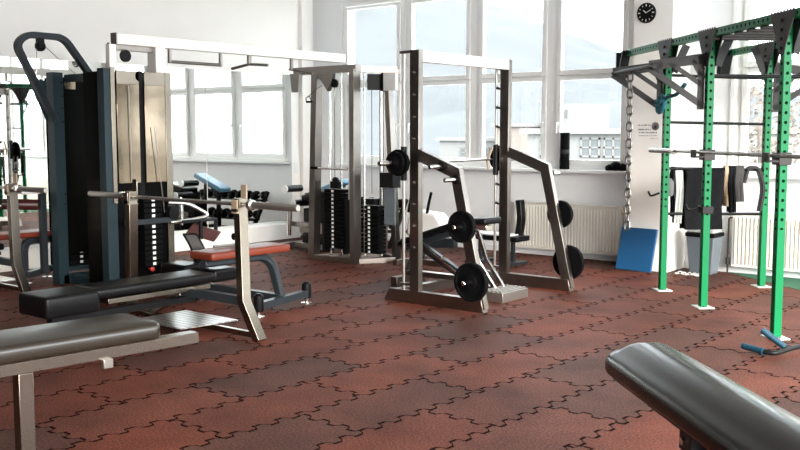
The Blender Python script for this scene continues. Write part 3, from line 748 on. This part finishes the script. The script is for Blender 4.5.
# foreground flat bench (left)
fb = thing('flat_bench', 'long black vinyl flat bench on a silver frame in the lower left foreground', 'bench', (5.70, -7.28, 0), R(-6))
part('pad', B().crown(-.205, .205, -2.4, 0, .465, .565, .06, .03, .014), 'vinyl2', fb, local=True, bev=0)
part('frame_rail', B().box(.10, .17, -2.3, .22, .405, .462), 'silver', fb, local=True)
part('cross_plate', B().box(-.15, .15, -2.2, -2.12, .405, .46), 'silver', fb, local=True)
part('cross_plate', B().box(-.15, .15, -.16, -.08, .405, .46), 'silver', fb, local=True)
for y in (-.70, -2.1):
    part('leg', B().box(.10, .17, y-.035, y+.035, 0, .405), 'silver', fb, local=True)
part('bracket_tab', B().box(.165, .195, -.33, -.28, .365, .41), 'steel', fb, local=True)

# foreground bench (right), aligned with the rack
fo = MX.Rotation(RZ, 4, 'Z')
rb = thing('incline_bench', 'glossy black padded bench with rounded end in the lower right foreground', 'bench', fo @ V((10.9, .95, 0)), RZ)
def lp(b): b.v = [fo @ p for p in b.v]; return b
def rounded(x0, x1, y0, y1, r):
    ps = []
    for cx, cy, a0 in ((x1-r, y1-r, 0), (x0+r, y1-r, 90), (x0+r, y0+r, 180), (x1-r, y0+r, 270)):
        for k in range(7): a = R(a0+k*15); ps.append((cx+r*math.cos(a), cy+r*math.sin(a)))
    return ps
part('pad', lp(B().crown(10.10, 12.1, .83, 1.20, .445, .60, .14, .05, .05)), 'gloss', rb, bev=0)
part('piping', lp(B().prism(rounded(10.13, 12.08, .86, 1.17, .11), 'z', .436, .447)), 'blk', rb)
part('spine', lp(B().box(10.5, 12.1, .93, .99, .38, .44)), 'anth', rb)
part('pivot_bracket', lp(B().box(10.93, 11.03, .87, 1.0, .36, .437)), 'anth', rb)
part('pivot_bolt', lp(B().lathe([(.014, 0), (.014, .014), (0, .016)], (10.98, .87, .40), (0, -1, 0), 10)), 'chrome', rb, bev=0)
part('leg', lp(B().box(11.05, 11.12, .93, .99, 0, .38)), 'anth', rb)
part('foot', lp(B().box(11.04, 11.13, .74, 1.18, 0, .05)), 'anth', rb)
part('leg', lp(B().box(11.9, 11.97, .93, .99, 0, .38)), 'anth', rb)
part('foot', lp(B().box(11.89, 11.98, .74, 1.18, 0, .05)), 'anth', rb)

# ================================================================ MULTI STATION GYM
def stack(t, x, y, z0, n, w, dp, hl=.052, lab='x'):
    """weight stack: individual plates with a pale number tile; face towards +x or -y"""
    pr = None
    for k in range(n):
        if pr is None:
            pr = part('stack_plate', B().box(-dp/2, dp/2, -w/2, w/2, 0, hl-.006), 'rub', t, frame=MX.Translation((x, y, z0)), bev=.004)
            if lab == 'x': part('number_tile', B().box(dp/2, dp/2+.002, -.015, .018, .008, .034), 'white', pr, local=True, bev=0)
            else: part('number_tile', B().box(-.02, .012, -w/2-.002, -w/2, .006, hl-.014), 'white', pr, local=True, bev=0)
        else:
            c = copy_tree(pr, t); c.matrix_basis = WM[t].inverted() @ MX.Translation((x, y, z0+k*hl))
def gym():
    t = thing('multi_gym', 'tall dark multi station gym with shiny bronze shrouds and weight stacks', 'weight machine', (1.8, -4.9, 0))
    # far tower
    x = 1.25
    part('column', B().box(x-.12, x, -5.10, -4.99, 0, 2.09), 'teal', t)
    for z in (1.99, 1.86, 1.74, 1.61, .9, .8):
        part('bolt', B().lathe([(.010, 0), (.010, .004), (0, .005)], (x, -5.01, z), (1, 0, 0), 10), 'blk', t, bev=0)
    part('shroud', B().box(x-.05, x-.03, -4.99, -4.70, .30, 2.05), 'dark', t)
    part('shroud_highlight', B().box(x-.045, x-.022, -4.96, -4.84, 1.93, 2.04), 'bronze', t)  # bronze patch standing in for a highlight on the dark shroud
    part('back_shroud', B().box(x-.36, x-.34, -4.98, -4.4, .10, 2.05), 'dark', t)
    part('shroud', B().box(x-.05, x-.03, -4.64, -4.44, .30, 2.05), 'bronze', t)
    part('column', B().box(x-.12, x, -4.44, -4.38, 0, 2.07), 'silver', t)
    part('base_beam', B().box(x-.10, x, -5.05, -4.4, .0, .09), 'teal', t)
    part('back_plate', B().box(x-.35, x-.03, -5.03, -4.44, .12, .16), 'teal', t)
    stack(t, x-.16, -4.78, .17, 12, .24, .10)
    # near tower
    x = 2.3
    part('column', B().box(x-.10, x, -5.23, -5.12, 0, 2.08), 'teal', t)
    part('lit_face_strip', B().box(x, x+.012, -5.165, -5.12, .86, 2.09), 'silver', t)  # bright side of the column, its light drawn as a paler strip
    bz = B().box(x+.005, x+.018, -5.11, -4.87, 1.04, 2.055); part('shroud', bz, 'bronze', t)
    part('shroud_slot', B().box(x-.03, x-.01, -4.87, -4.81, .60, 2.055), 'blk', t)
    part('shroud', B().box(x+.005, x+.018, -4.81, -4.58, 1.04, 2.055), 'bronze', t)
    part('top_cap', B().box(x+.002, x+.022, -5.11, -4.87, 1.94, 2.062).box(x+.002, x+.022, -4.81, -4.58, 1.94, 2.062), 'silver', t)
    part('column', B().box(x-.08, x+.01, -4.57, -4.50, 0, 2.07), 'silver', t)
    part('lower_guard', B().box(x-.03, x-.012, -5.12, -4.57, .08, 1.04), 'dark', t)
    part('side_panel', B().box(x-.42, x-.10, -5.17, -5.155, .10, 2.06), 'dark', t)
    part('back_shroud', B().box(x-.44, x-.42, -5.15, -4.5, .10, 2.06), 'dark', t)
    part('base_beam', B().box(x-.5, x, -5.22, -5.13, 0, .08).box(x-.08, x, -5.2, -4.5, 0, .08), 'teal', t)
    part('floor_spine', B().box(x-1.1, x-.1, -4.98, -4.88, 0, .08), 'teal', t)
    part('top_spine', B().box(x-1.05, x-.1, -4.98, -4.88, 2.0, 2.07), 'teal', t)
    stack(t, x+.05, -4.80, .26, 13, .20, .09, .05)
    part('cable', B().tube([(x+.03, -4.99, 1.93), (x+.03, -4.98, 1.06)], .004, 6), 'steel', t, bev=0)
    part('cable', B().tube([(x+.05, -4.73, 1.55), (x+.05, -4.64, .75)], .004, 6), 'steel', t, bev=0)
    part('crossbar', B().box(x+.10, x+.14, -5.12, -4.56, .66, .71), 'anth', t)
    part('selector_knob', B().lathe([(.006, 0), (.006, .04), (.02, .045), (.022, .06), (.0, .072)], (x+.09, -4.86, .24), (1, 0, 0), 14), 'knob', t, bev=0)
    # upper posts carrying the cross beam
    part('top_post', B().box(x-.09, x-.03, -5.14, -5.07, 2.05, 2.30), 'beam', t)
    part('top_post', B().box(x-.13, x+.0, -4.66, -4.55, 2.05, 2.30), 'beam', t)
    part('top_rail', B().box(x-.10, x-.04, -5.08, -4.64, 2.25, 2.30), 'grey', t)
    pl = part('pulley', B().lathe([(.055, -.012), (.055, -.006), (.045, 0), (.055, .006), (.055, .012)], (x-.02, -4.98, 2.20), (1, 0, 0), 24), 'blk', t, bev=0)
    part('pulley_bracket', B().box(x-.03, x-.025, -5.01, -4.95, 2.2, 2.26), 'silver', pl)
    part('slot_pulley', B().lathe([(.05, -.012), (.05, .012)], (x+.01, -4.86, 2.02), (1, .0, 0), 20), 'blk', t, bev=0)
    # lat arm loop
    xa = 1.25
    loop = fillet([(xa, -5.10, 1.62), (xa, -5.47, 2.33), (xa, -5.36, 2.43), (xa, -4.97, 2.43), (xa, -4.68, 2.07)], .09, 6)
    part('lat_arm', B().sweep(loop, .07, .06, (1, 0, 0)), 'anth', t, bev=.006)
    pb = part('lat_pulley', B().lathe([(.05, -.015), (.05, .015)], (xa+.0, -5.22, 2.33), (1, 0, 0), 20), 'blk', t, bev=0)
    part('pulley_bracket', B().box(xa-.03, xa+.03, -5.25, -5.19, 2.32, 2.41), 'blk', pb)
    part('cable', B().tube([(xa, -5.26, 2.33), (xa, -5.26, 2.05)], .004, 6).tube([(xa, -5.17, 2.33), (xa, -4.85, 2.08)], .004, 6), 'steel', t, bev=0)
    part('snap_hook', B().tube([(xa, -5.26, 2.12), (xa, -5.28, 2.07), (xa, -5.24, 2.03), (xa, -5.26, 1.98)], .009, 8), 'steel', t, bev=0)
    part('gusset', B().prism([(-5.15, 1.60), (-5.15, 2.0), (-5.36, 2.07)], 'x', xa-.05, xa-.04), 'teal', t)
    # right station: seat, curved leg, stabiliser
    part('seat_pad', B().crown(3.54, 3.84, -5.30, -4.42, .475, .545, .03, .02, .006), 'red', t, bev=0, label='orange red vinyl seat pad')
    part('seat_frame', B().sweep(fillet([(3.70, -5.28, .44), (3.72, -4.56, .44), (3.93, -4.63, .08)], .16, 7), .07, .06, (1, .1, .3)), 'anth', t, bev=.008)
    part('stabiliser', B().sweep([(4.03, -4.98, .09), (3.87, -4.27, .09)], .06, .07, (0, 0, 1)), 'anth', t)
    part('floor_rail', B().box(2.3, 3.93, -4.66, -4.59, .07, .13), 'anth', t)
    for (a, c) in ((4.03, -4.98), (3.87, -4.27)):
        cp = part('end_cap', B().lathe([(.04, 0), (.045, .02), (.042, .13), (.02, .15)], (a, c, .045), (0, 0, 1), 14), 'blk', t, bev=0)
        part('leveling_foot', B().lathe([(.05, 0), (.05, .008), (.014, .012), (.014, .05)], (a, c, 0), (0, 0, 1), 16), 'chrome', cp, bev=0)
    part('seat_roller', B().lathe([(.03, 0), (.032, .05), (0, .055)], (3.58, -4.85, .62), (0, 1, 0), 14).tube([(3.58, -4.82, .54), (3.58, -4.82, .62)], .01, 8), 'blk', t, bev=0)
    part('seat_bar', B().tube([(3.62, -5.1, .56), (3.66, -4.75, .56)], .012, 8), 'steel', t, bev=0)
    # press station between
    part('press_arm', B().tube(fillet([(2.36, -4.60, .84), (2.42, -4.42, .83), (2.52, -4.22, .70), (2.46, -4.50, .66), (2.46, -4.66, .66)], .08, 5), .018, 10), 'chrome', t, bev=0)
    part('press_hub', B().lathe([(.02, -.03), (.07, -.025), (.07, .025), (.02, .03)], (2.42, -4.60, .75), (1, .2, 0), 20), 'blk', t, bev=0)
    for y in (-4.46, -4.28):
        part('hand_grip', B().tube([(2.66, y, .50), (2.66, y, .68)], .018, 10), 'blk', t, bev=0)
    part('arm_crossbar', B().tube([(2.50, -4.55, .66), (2.66, -4.46, .68), (2.66, -4.28, .68)], .016, 10), 'anth', t, bev=0)
    part('arm_pad', B().sweep([(2.56, -4.52, .60), (2.76, -4.34, .52)], .12, .035, (.5, .5, 1)), 'maroon', t, bev=.012, rd=3)
    part('backrest', B().sweep(fillet([(2.60, -4.55, .56), (2.68, -4.50, .40), (2.68, -4.44, .14)], .1), .14, .06, (.6, .8, 0)), 'vinyl', t, bev=.02, rd=3)
    part('lower_pad', B().box(2.50, 2.86, -4.82, -4.56, .16, .30), 'vinyl', t, bev=.03, rd=3)
    part('lower_pad', B().box(2.86, 3.16, -4.72, -4.44, .16, .28), 'vinyl', t, bev=.03, rd=3)
    # left station (towards the mirror)
    part('seat_pad', B().box(.62, .92, -5.62, -4.95, .455, .51), 'red', t, bev=.02, rd=3, label='orange brown seat pad')
    part('seat_frame', B().sweep(fillet([(.80, -4.9, .42), (.80, -5.22, .42), (.80, -5.22, .07)], .12, 6), .07, .07, (1, 0, 0)), 'anth', t, bev=.008)
    part('stabiliser', B().sweep([(.95, -5.28, .09), (.68, -4.9, .09)], .06, .07, (0, 0, 1)), 'anth', t)
    for (a, c) in ((.95, -5.28), (.68, -4.9)):
        part('leveling_foot', B().lathe([(.05, 0), (.05, .008), (.014, .012), (.014, .05)], (a, c, 0), (0, 0, 1), 16), 'chrome', t, bev=0)
    part('thigh_roller', B().tube([(.78, -5.42, .80), (.98, -5.08, .78)], .055, 16), 'maroon', t, bev=0)
    part('upper_pad', B().box(.70, 1.05, -5.35, -5.10, .90, .93), 'white', t)
    part('support_post', B().box(1.0, 1.06, -5.16, -5.10, .1, .92), 'anth', t)
gym()

# ================================================================ CABLE CROSSOVER
def crossover():
    t = thing('cable_crossover', 'grey cable crossover with a long overhead beam and two weight stacks by the corner', 'weight machine', (2.3, -2.0, 0))
    part('overhead_beam', B().box(2.20, 2.28, -5.06, -2.02, 2.302, 2.40), 'beam', t)
    part('beam_end_plate', B().box(2.195, 2.285, -5.075, -5.06, 2.30, 2.405), 'grey', t)
    part('rope_knob', B().lathe([(.006, 0), (.006, .05), (.018, .055), (.018, .07)], (2.24, -5.06, 2.29), (-.2, -1, .1), 10), 'blk', t, bev=0)
    # tower posts
    part('post', B().sweep([(1.80, -2.08, .0), (1.88, -2.08, 2.2)], .11, .09, (0, 1, 0)), 'grey', t)
    part('post', B().box(2.455, 2.525, -2.16, -2.04, 0, 2.22), 'grey', t)
    part('post', B().sweep([(2.76, -1.68, 0), (2.62, -1.68, 2.18)], .08, .07, (0, 1, 0)), 'grey', t)
    part('post', B().sweep([(2.36, -1.45, 0), (2.36, -1.45, 2.18)], .07, .07, (0, 1, 0)), 'grey', t)
    part('base_frame', B().box(1.78, 2.52, -2.12, -2.06, 0, .06), 'grey', t)
    part('base_frame', B().sweep([(2.50, -2.06, .03), (2.76, -1.68, .03)], .06, .06, (0, 0, 1)), 'grey', t)
    part('base_frame', B().sweep([(1.82, -2.06, .03), (2.36, -1.45, .03), (2.76, -1.66, .03)], .06, .06, (0, 0, 1)), 'grey', t)
    part('top_frame', B().box(1.53, 2.53, -2.13, -2.03, 2.185, 2.27), 'grey', t)
    part('top_frame', B().sweep([(2.40, -2.05, 2.225), (2.72, -1.64, 2.225)], .075, .09, (0, 0, 1)), 'grey', t)
    part('top_frame', B().sweep([(2.36, -1.45, 2.2), (2.72, -1.62, 2.2)], .06, .07, (0, 0, 1)), 'grey', t)
    part('pulley_housing', B().prism([(1.50, 2.20), (1.66, 2.20), (1.64, 1.98), (1.53, 1.98)], 'y', -2.16, -2.10), 'grey', t)
    part('pulley_housing', B().prism([(1.90, 2.185), (2.16, 2.185), (2.14, 2.08), (2.08, 1.98), (2.04, 2.03), (1.98, 2.10)], 'y', -2.12, -2.06), 'grey', t)
    part('pulley', B().lathe([(.05, -.012), (.05, .012)], (2.17, -2.09, 2.07), (0, 1, 0), 20), 'blk', t, bev=0)
    part('pulley_housing', B().sweep([(2.52, -1.92, 2.08), (2.66, -1.76, 2.08)], .18, .05, (0, 0, 1)), 'black_steel', t)
    part('white_cover', B().box(2.70, 2.88, -1.85, -1.80, 1.98, 2.18), 'white', t)
    part('cover_edge', B().box(2.68, 2.70, -1.86, -1.79, 1.98, 2.18), 'blk', t)
    # guide rods + stacks
    for (x, y) in ((1.97, -1.96), (2.15, -1.96)):
        part('guide_rod', B().tube([(x, y, .05), (x, y, 2.2)], .013, 10), 'chrome', t, bev=0)
    for (x, y) in ((2.42, -1.86), (2.58, -1.74)):
        part('guide_rod', B().tube([(x, y, .05), (x, y, 2.2)], .013, 10), 'chrome', t, bev=0)
    part('cable', B().tube([(2.06, -1.98, .98), (2.06, -1.98, 2.2)], .004, 6).tube([(2.50, -1.82, .8), (2.50, -1.82, 2.2)], .004, 6), 'blk', t, bev=0)
    part('shroud_strip', B().box(2.20, 2.30, -1.90, -1.89, .05, 2.18), 'white', t)
    part('shroud_strip', B().box(2.30, 2.36, -1.99, -1.98, .05, 2.18), 'steel', t)
    stack(t, 2.06, -1.95, .14, 15, .14, .28, .047, 'y')
    stack(t, 2.50, -1.80, .10, 12, .14, .28, .047, 'y')
    part('stack_yoke', B().box(2.00, 2.12, -2.0, -1.93, .85, .93).lathe([(.045, -.015), (.045, .015)], (2.06, -1.97, .94), (0, 1, 0), 18), 'blk', t, bev=.002)
    part('stack_yoke', B().box(2.44, 2.56, -1.86, -1.78, .67, .74), 'blk', t)
    part('stack_side', B().box(1.88, 1.92, -2.02, -1.86, .08, .72).box(2.20, 2.24, -2.0, -1.86, .08, .72), 'blk', t)
    part('corner_box', B().box(2.70, 2.90, -1.92, -1.78, .88, 1.05), 'black_steel', t)
    part('corner_panel', B().box(2.72, 2.88, -1.86, -1.84, .45, .87), 'bin', t)
    # pull-up handles under the beam
    part('pull_up_handle', B().box(2.225, 2.255, -4.47, -4.445, 2.17, 2.302).box(2.225, 2.255, -3.845, -3.82, 2.17, 2.302).tube([(2.24, -4.47, 2.18), (2.24, -3.82, 2.18)], .016, 10), 'grey', t, bev=.002)
    part('pull_up_handle', B().box(2.225, 2.255, -3.47, -3.43, 2.2, 2.302).tube([(2.02, -3.50, 2.17), (2.24, -3.45, 2.21), (2.50, -3.43, 2.19)], .015, 10), 'grey', t, bev=.002)
    part('pull_up_handle', B().box(2.225, 2.255, -2.86, -2.83, 2.18, 2.302).tube([(2.20, -2.84, 2.19), (2.52, -2.80, 2.13)], .012, 10), 'grey', t, bev=.002)
crossover()
ch = thing('cable_grip', 'small black stirrup handle hanging on a thin cable by the crossover post', 'handle', (1.92, -2.24, 1.85))
part('grip', B().tube([(1.86, -2.24, 1.86), (1.95, -2.24, 1.86)], .012, 10), 'blk', ch, bev=0)
part('strap', B().tube([(1.86, -2.24, 1.86), (1.85, -2.24, 1.90), (1.88, -2.22, 1.93), (1.95, -2.24, 1.86)], .006, 8).tube([(1.88, -2.22, 1.93), (1.92, -2.15, 2.0), (2.0, -2.13, 2.05)], .003, 6), 'blk', ch, bev=0)
lb_ = thing('straight_cable_bar', 'short straight steel bar hanging across the front of the crossover stacks', 'handle', (2.19, -2.2, 1.09))
part('bar', B().tube([(1.915, -2.2, 1.095), (2.46, -2.2, 1.09)], .014, 12), 'chrome', lb_, bev=0)
part('grip', B().tube([(1.89, -2.2, 1.095), (2.0, -2.2, 1.095)], .017, 12), 'rub', lb_, bev=0)
part('suspension_link', B().tube([(2.16, -2.2, 1.10), (2.16, -2.15, 1.30), (2.17, -2.09, 2.02)], .004, 6), 'steel', lb_, bev=0)

# ================================================================ MACHINES BEHIND
def legcurl():
    t = thing('leg_curl_machine', 'dark leg curl machine with padded rollers behind the crossover post', 'weight machine', (1.3, -1.35, 0))
    part('base_frame', B().box(.70, 1.75, -1.40, -1.33, .0, .07).box(.70, .77, -1.6, -1.15, 0, .07), 'grey', t)
    part('side_frame', B().sweep([(.95, -1.45, .25), (1.55, -1.45, .25), (1.55, -1.45, .78), (1.05, -1.45, .70)], .06, .06, (0, 1, 0)), 'grey', t)
    part('pad', B().sweep([(1.0, -1.35, .66), (1.5, -1.35, .74)], .30, .08, (0, 1, 0)), 'vinyl', t, bev=.02, rd=3)
    for z, x in ((.78, .84), (.60, .98)):
        r = part('roller', B().tube([(x, -1.62, z), (x, -1.34, z)], .045, 16), 'vinyl', t, bev=0)
        part('roller_cap', B().lathe([(.052, 0), (.052, .02), (0, .022)], (x, -1.62, z), (0, -1, 0), 16), 'white', r, bev=0)
    part('lever', B().tube([(.90, -1.60, .58), (.88, -1.60, .36), (.88, -1.60, .18)], [.03, .035, .025], 12), 'chrome', t, bev=0)
    part('stack_box', B().box(1.02, 1.66, -1.34, -1.14, .07, .64), 'blk', t, bev=.01)
    part('front_guard', B().box(.86, 1.5, -1.56, -1.50, .30, .36), 'grey', t)
    part('weight_shield', B().box(.90, 1.0, -1.36, -1.16, .07, .52), 'blk', t, bev=.01)
    part('lower_pad', B().box(1.0, 1.6, -1.5, -1.2, .08, .22), 'blk', t, bev=.03, rd=3)
legcurl()
def chest():
    t = thing('chest_press', 'machine with a white seat and two upright black handles behind the smith machine', 'weight machine', (3.1, -1.6, 0))
    part('seat', B().prism([(2.93, .33), (3.47, .33), (3.42, .50), (3.34, .60), (3.05, .62), (2.95, .55)], 'y', -1.72, -1.50), 'white', t, bev=.03, rd=3)
    part('frame', B().sweep([(2.90, -1.62, .40), (3.10, -1.62, .24), (3.56, -1.62, .28)], .08, .10, (0, 1, 0)), 'anth', t)
    part('base_bar', B().box(2.88, 3.5, -1.66, -1.60, 0, .06).box(2.88, 2.95, -1.9, -1.35, 0, .06), 'grey', t)
    part('leg', B().sweep([(3.10, -1.62, .24), (3.05, -1.62, .04)], .07, .07, (0, 1, 0)), 'anth', t)
    for x in (2.98, 3.25):
        part('handle', B().tube(fillet([(x-.03, -1.70, .60), (x, -1.72, .68), (x+.06, -1.74, .84)], .04), .017, 10), 'blk', t, bev=0)
    part('column', B().box(2.88, 2.95, -1.58, -1.50, .0, .8), 'anth', t)
chest()
fl = thing('utility_bench', 'low bench with a white topped pad and narrow black backrest near the radiator', 'bench', (3.85, -1.0, 0))
part('seat', B().box(3.36, 4.06, -1.14, -.86, .275, .335), 'vinyl', fl, bev=.012, rd=3)
part('seat_cover', B().box(3.36, 3.96, -1.12, -.88, .335, .350), 'white', fl, bev=.006)
part('leg', B().box(3.90, 3.94, -1.02, -.98, 0, .275), 'anth', fl)
part('leg', B().box(3.45, 3.49, -1.02, -.98, 0, .275), 'anth', fl)
part('foot', B().box(3.84, 4.0, -1.2, -.8, 0, .03).box(3.39, 3.55, -1.2, -.8, 0, .03), 'anth', fl)
part('backrest', B().sweep(fillet([(3.93, -.90, .30), (3.97, -.90, .52), (3.94, -.90, .74)], .1), .10, .07, (0, 1, 0)), 'vinyl', fl, bev=.012)
# dumbbell rack along the back wall under the window (seen behind the stacks and in the mirror)
dr = thing('dumbbell_rack', 'black dumbbell rack along the wall, seen behind the stacks and in the mirror', 'rack', (1.6, -.35, 0))
for x in (.42, 1.82):
    part('side_frame', B().sweep([(x, -.70, 0), (x, -.35, .62)], .05, .05, (1, 0, 0)), 'black_steel', dr)
    part('foot', B().box(x-.025, x+.025, -.75, -.25, 0, .04), 'black_steel', dr)
for z, y in ((.22, -.59), (.50, -.43)):
    part('shelf', B().box(.42, 1.82, y-.10, y+.08, z-.02, z), 'black_steel', dr)
pd = None; k = 0
for z, y, tn in ((.22, -.60, 'lower'), (.50, -.44, 'upper')):
    for i in range(8):
        x = .51 + i*.172
        if pd is None:
            pd = thing('dumbbell', '', 'dumbbell', (x, y, z+.062), group='black dumbbells on the low rack')
            part('handle', B().tube([(0, -.07, 0), (0, .07, 0)], .015, 8), 'chrome', pd, local=True, bev=0)
            for s in (-1, 1): part('head', B().lathe([(.045, .06), (.06, .07), (.06, .13), (.045, .14), (0, .14)], (0, 0, 0), (0, s, 0), 8), 'rub', pd, local=True, bev=0)
            o = pd
        else:
            o = copy_tree(pd); o.location = (x, y, z+.062)
        o['label'] = 'black dumbbell on the %s shelf of the rack under the window' % tn
blb = thing('blue_bench', 'blue padded incline bench seen in the mirror beside the dumbbells', 'bench', (.98, -.95, 0))
part('pad', B().sweep([(1.28, -.95, .87), (.68, -.95, .66)], .22, .07, (0, 1, 0)), 'bluev', blb, bev=.02, rd=3)
part('frame', B().sweep([(1.25, -.95, .81), (.74, -.95, .62)], .05, .05, (0, 1, 0)), 'black_steel', blb)
part('leg', B().sweep([(1.12, -.95, .74), (1.2, -.95, 0)], .05, .05, (0, 1, 0)), 'black_steel', blb)
part('leg', B().sweep([(.84, -.95, .64), (.84, -.95, 0)], .05, .05, (0, 1, 0)), 'black_steel', blb)
part('foot', B().box(.80, .88, -1.05, -.85, 0, .04), 'black_steel', blb)
part('foot', B().box(1.16, 1.24, -1.05, -.85, 0, .04), 'black_steel', blb)
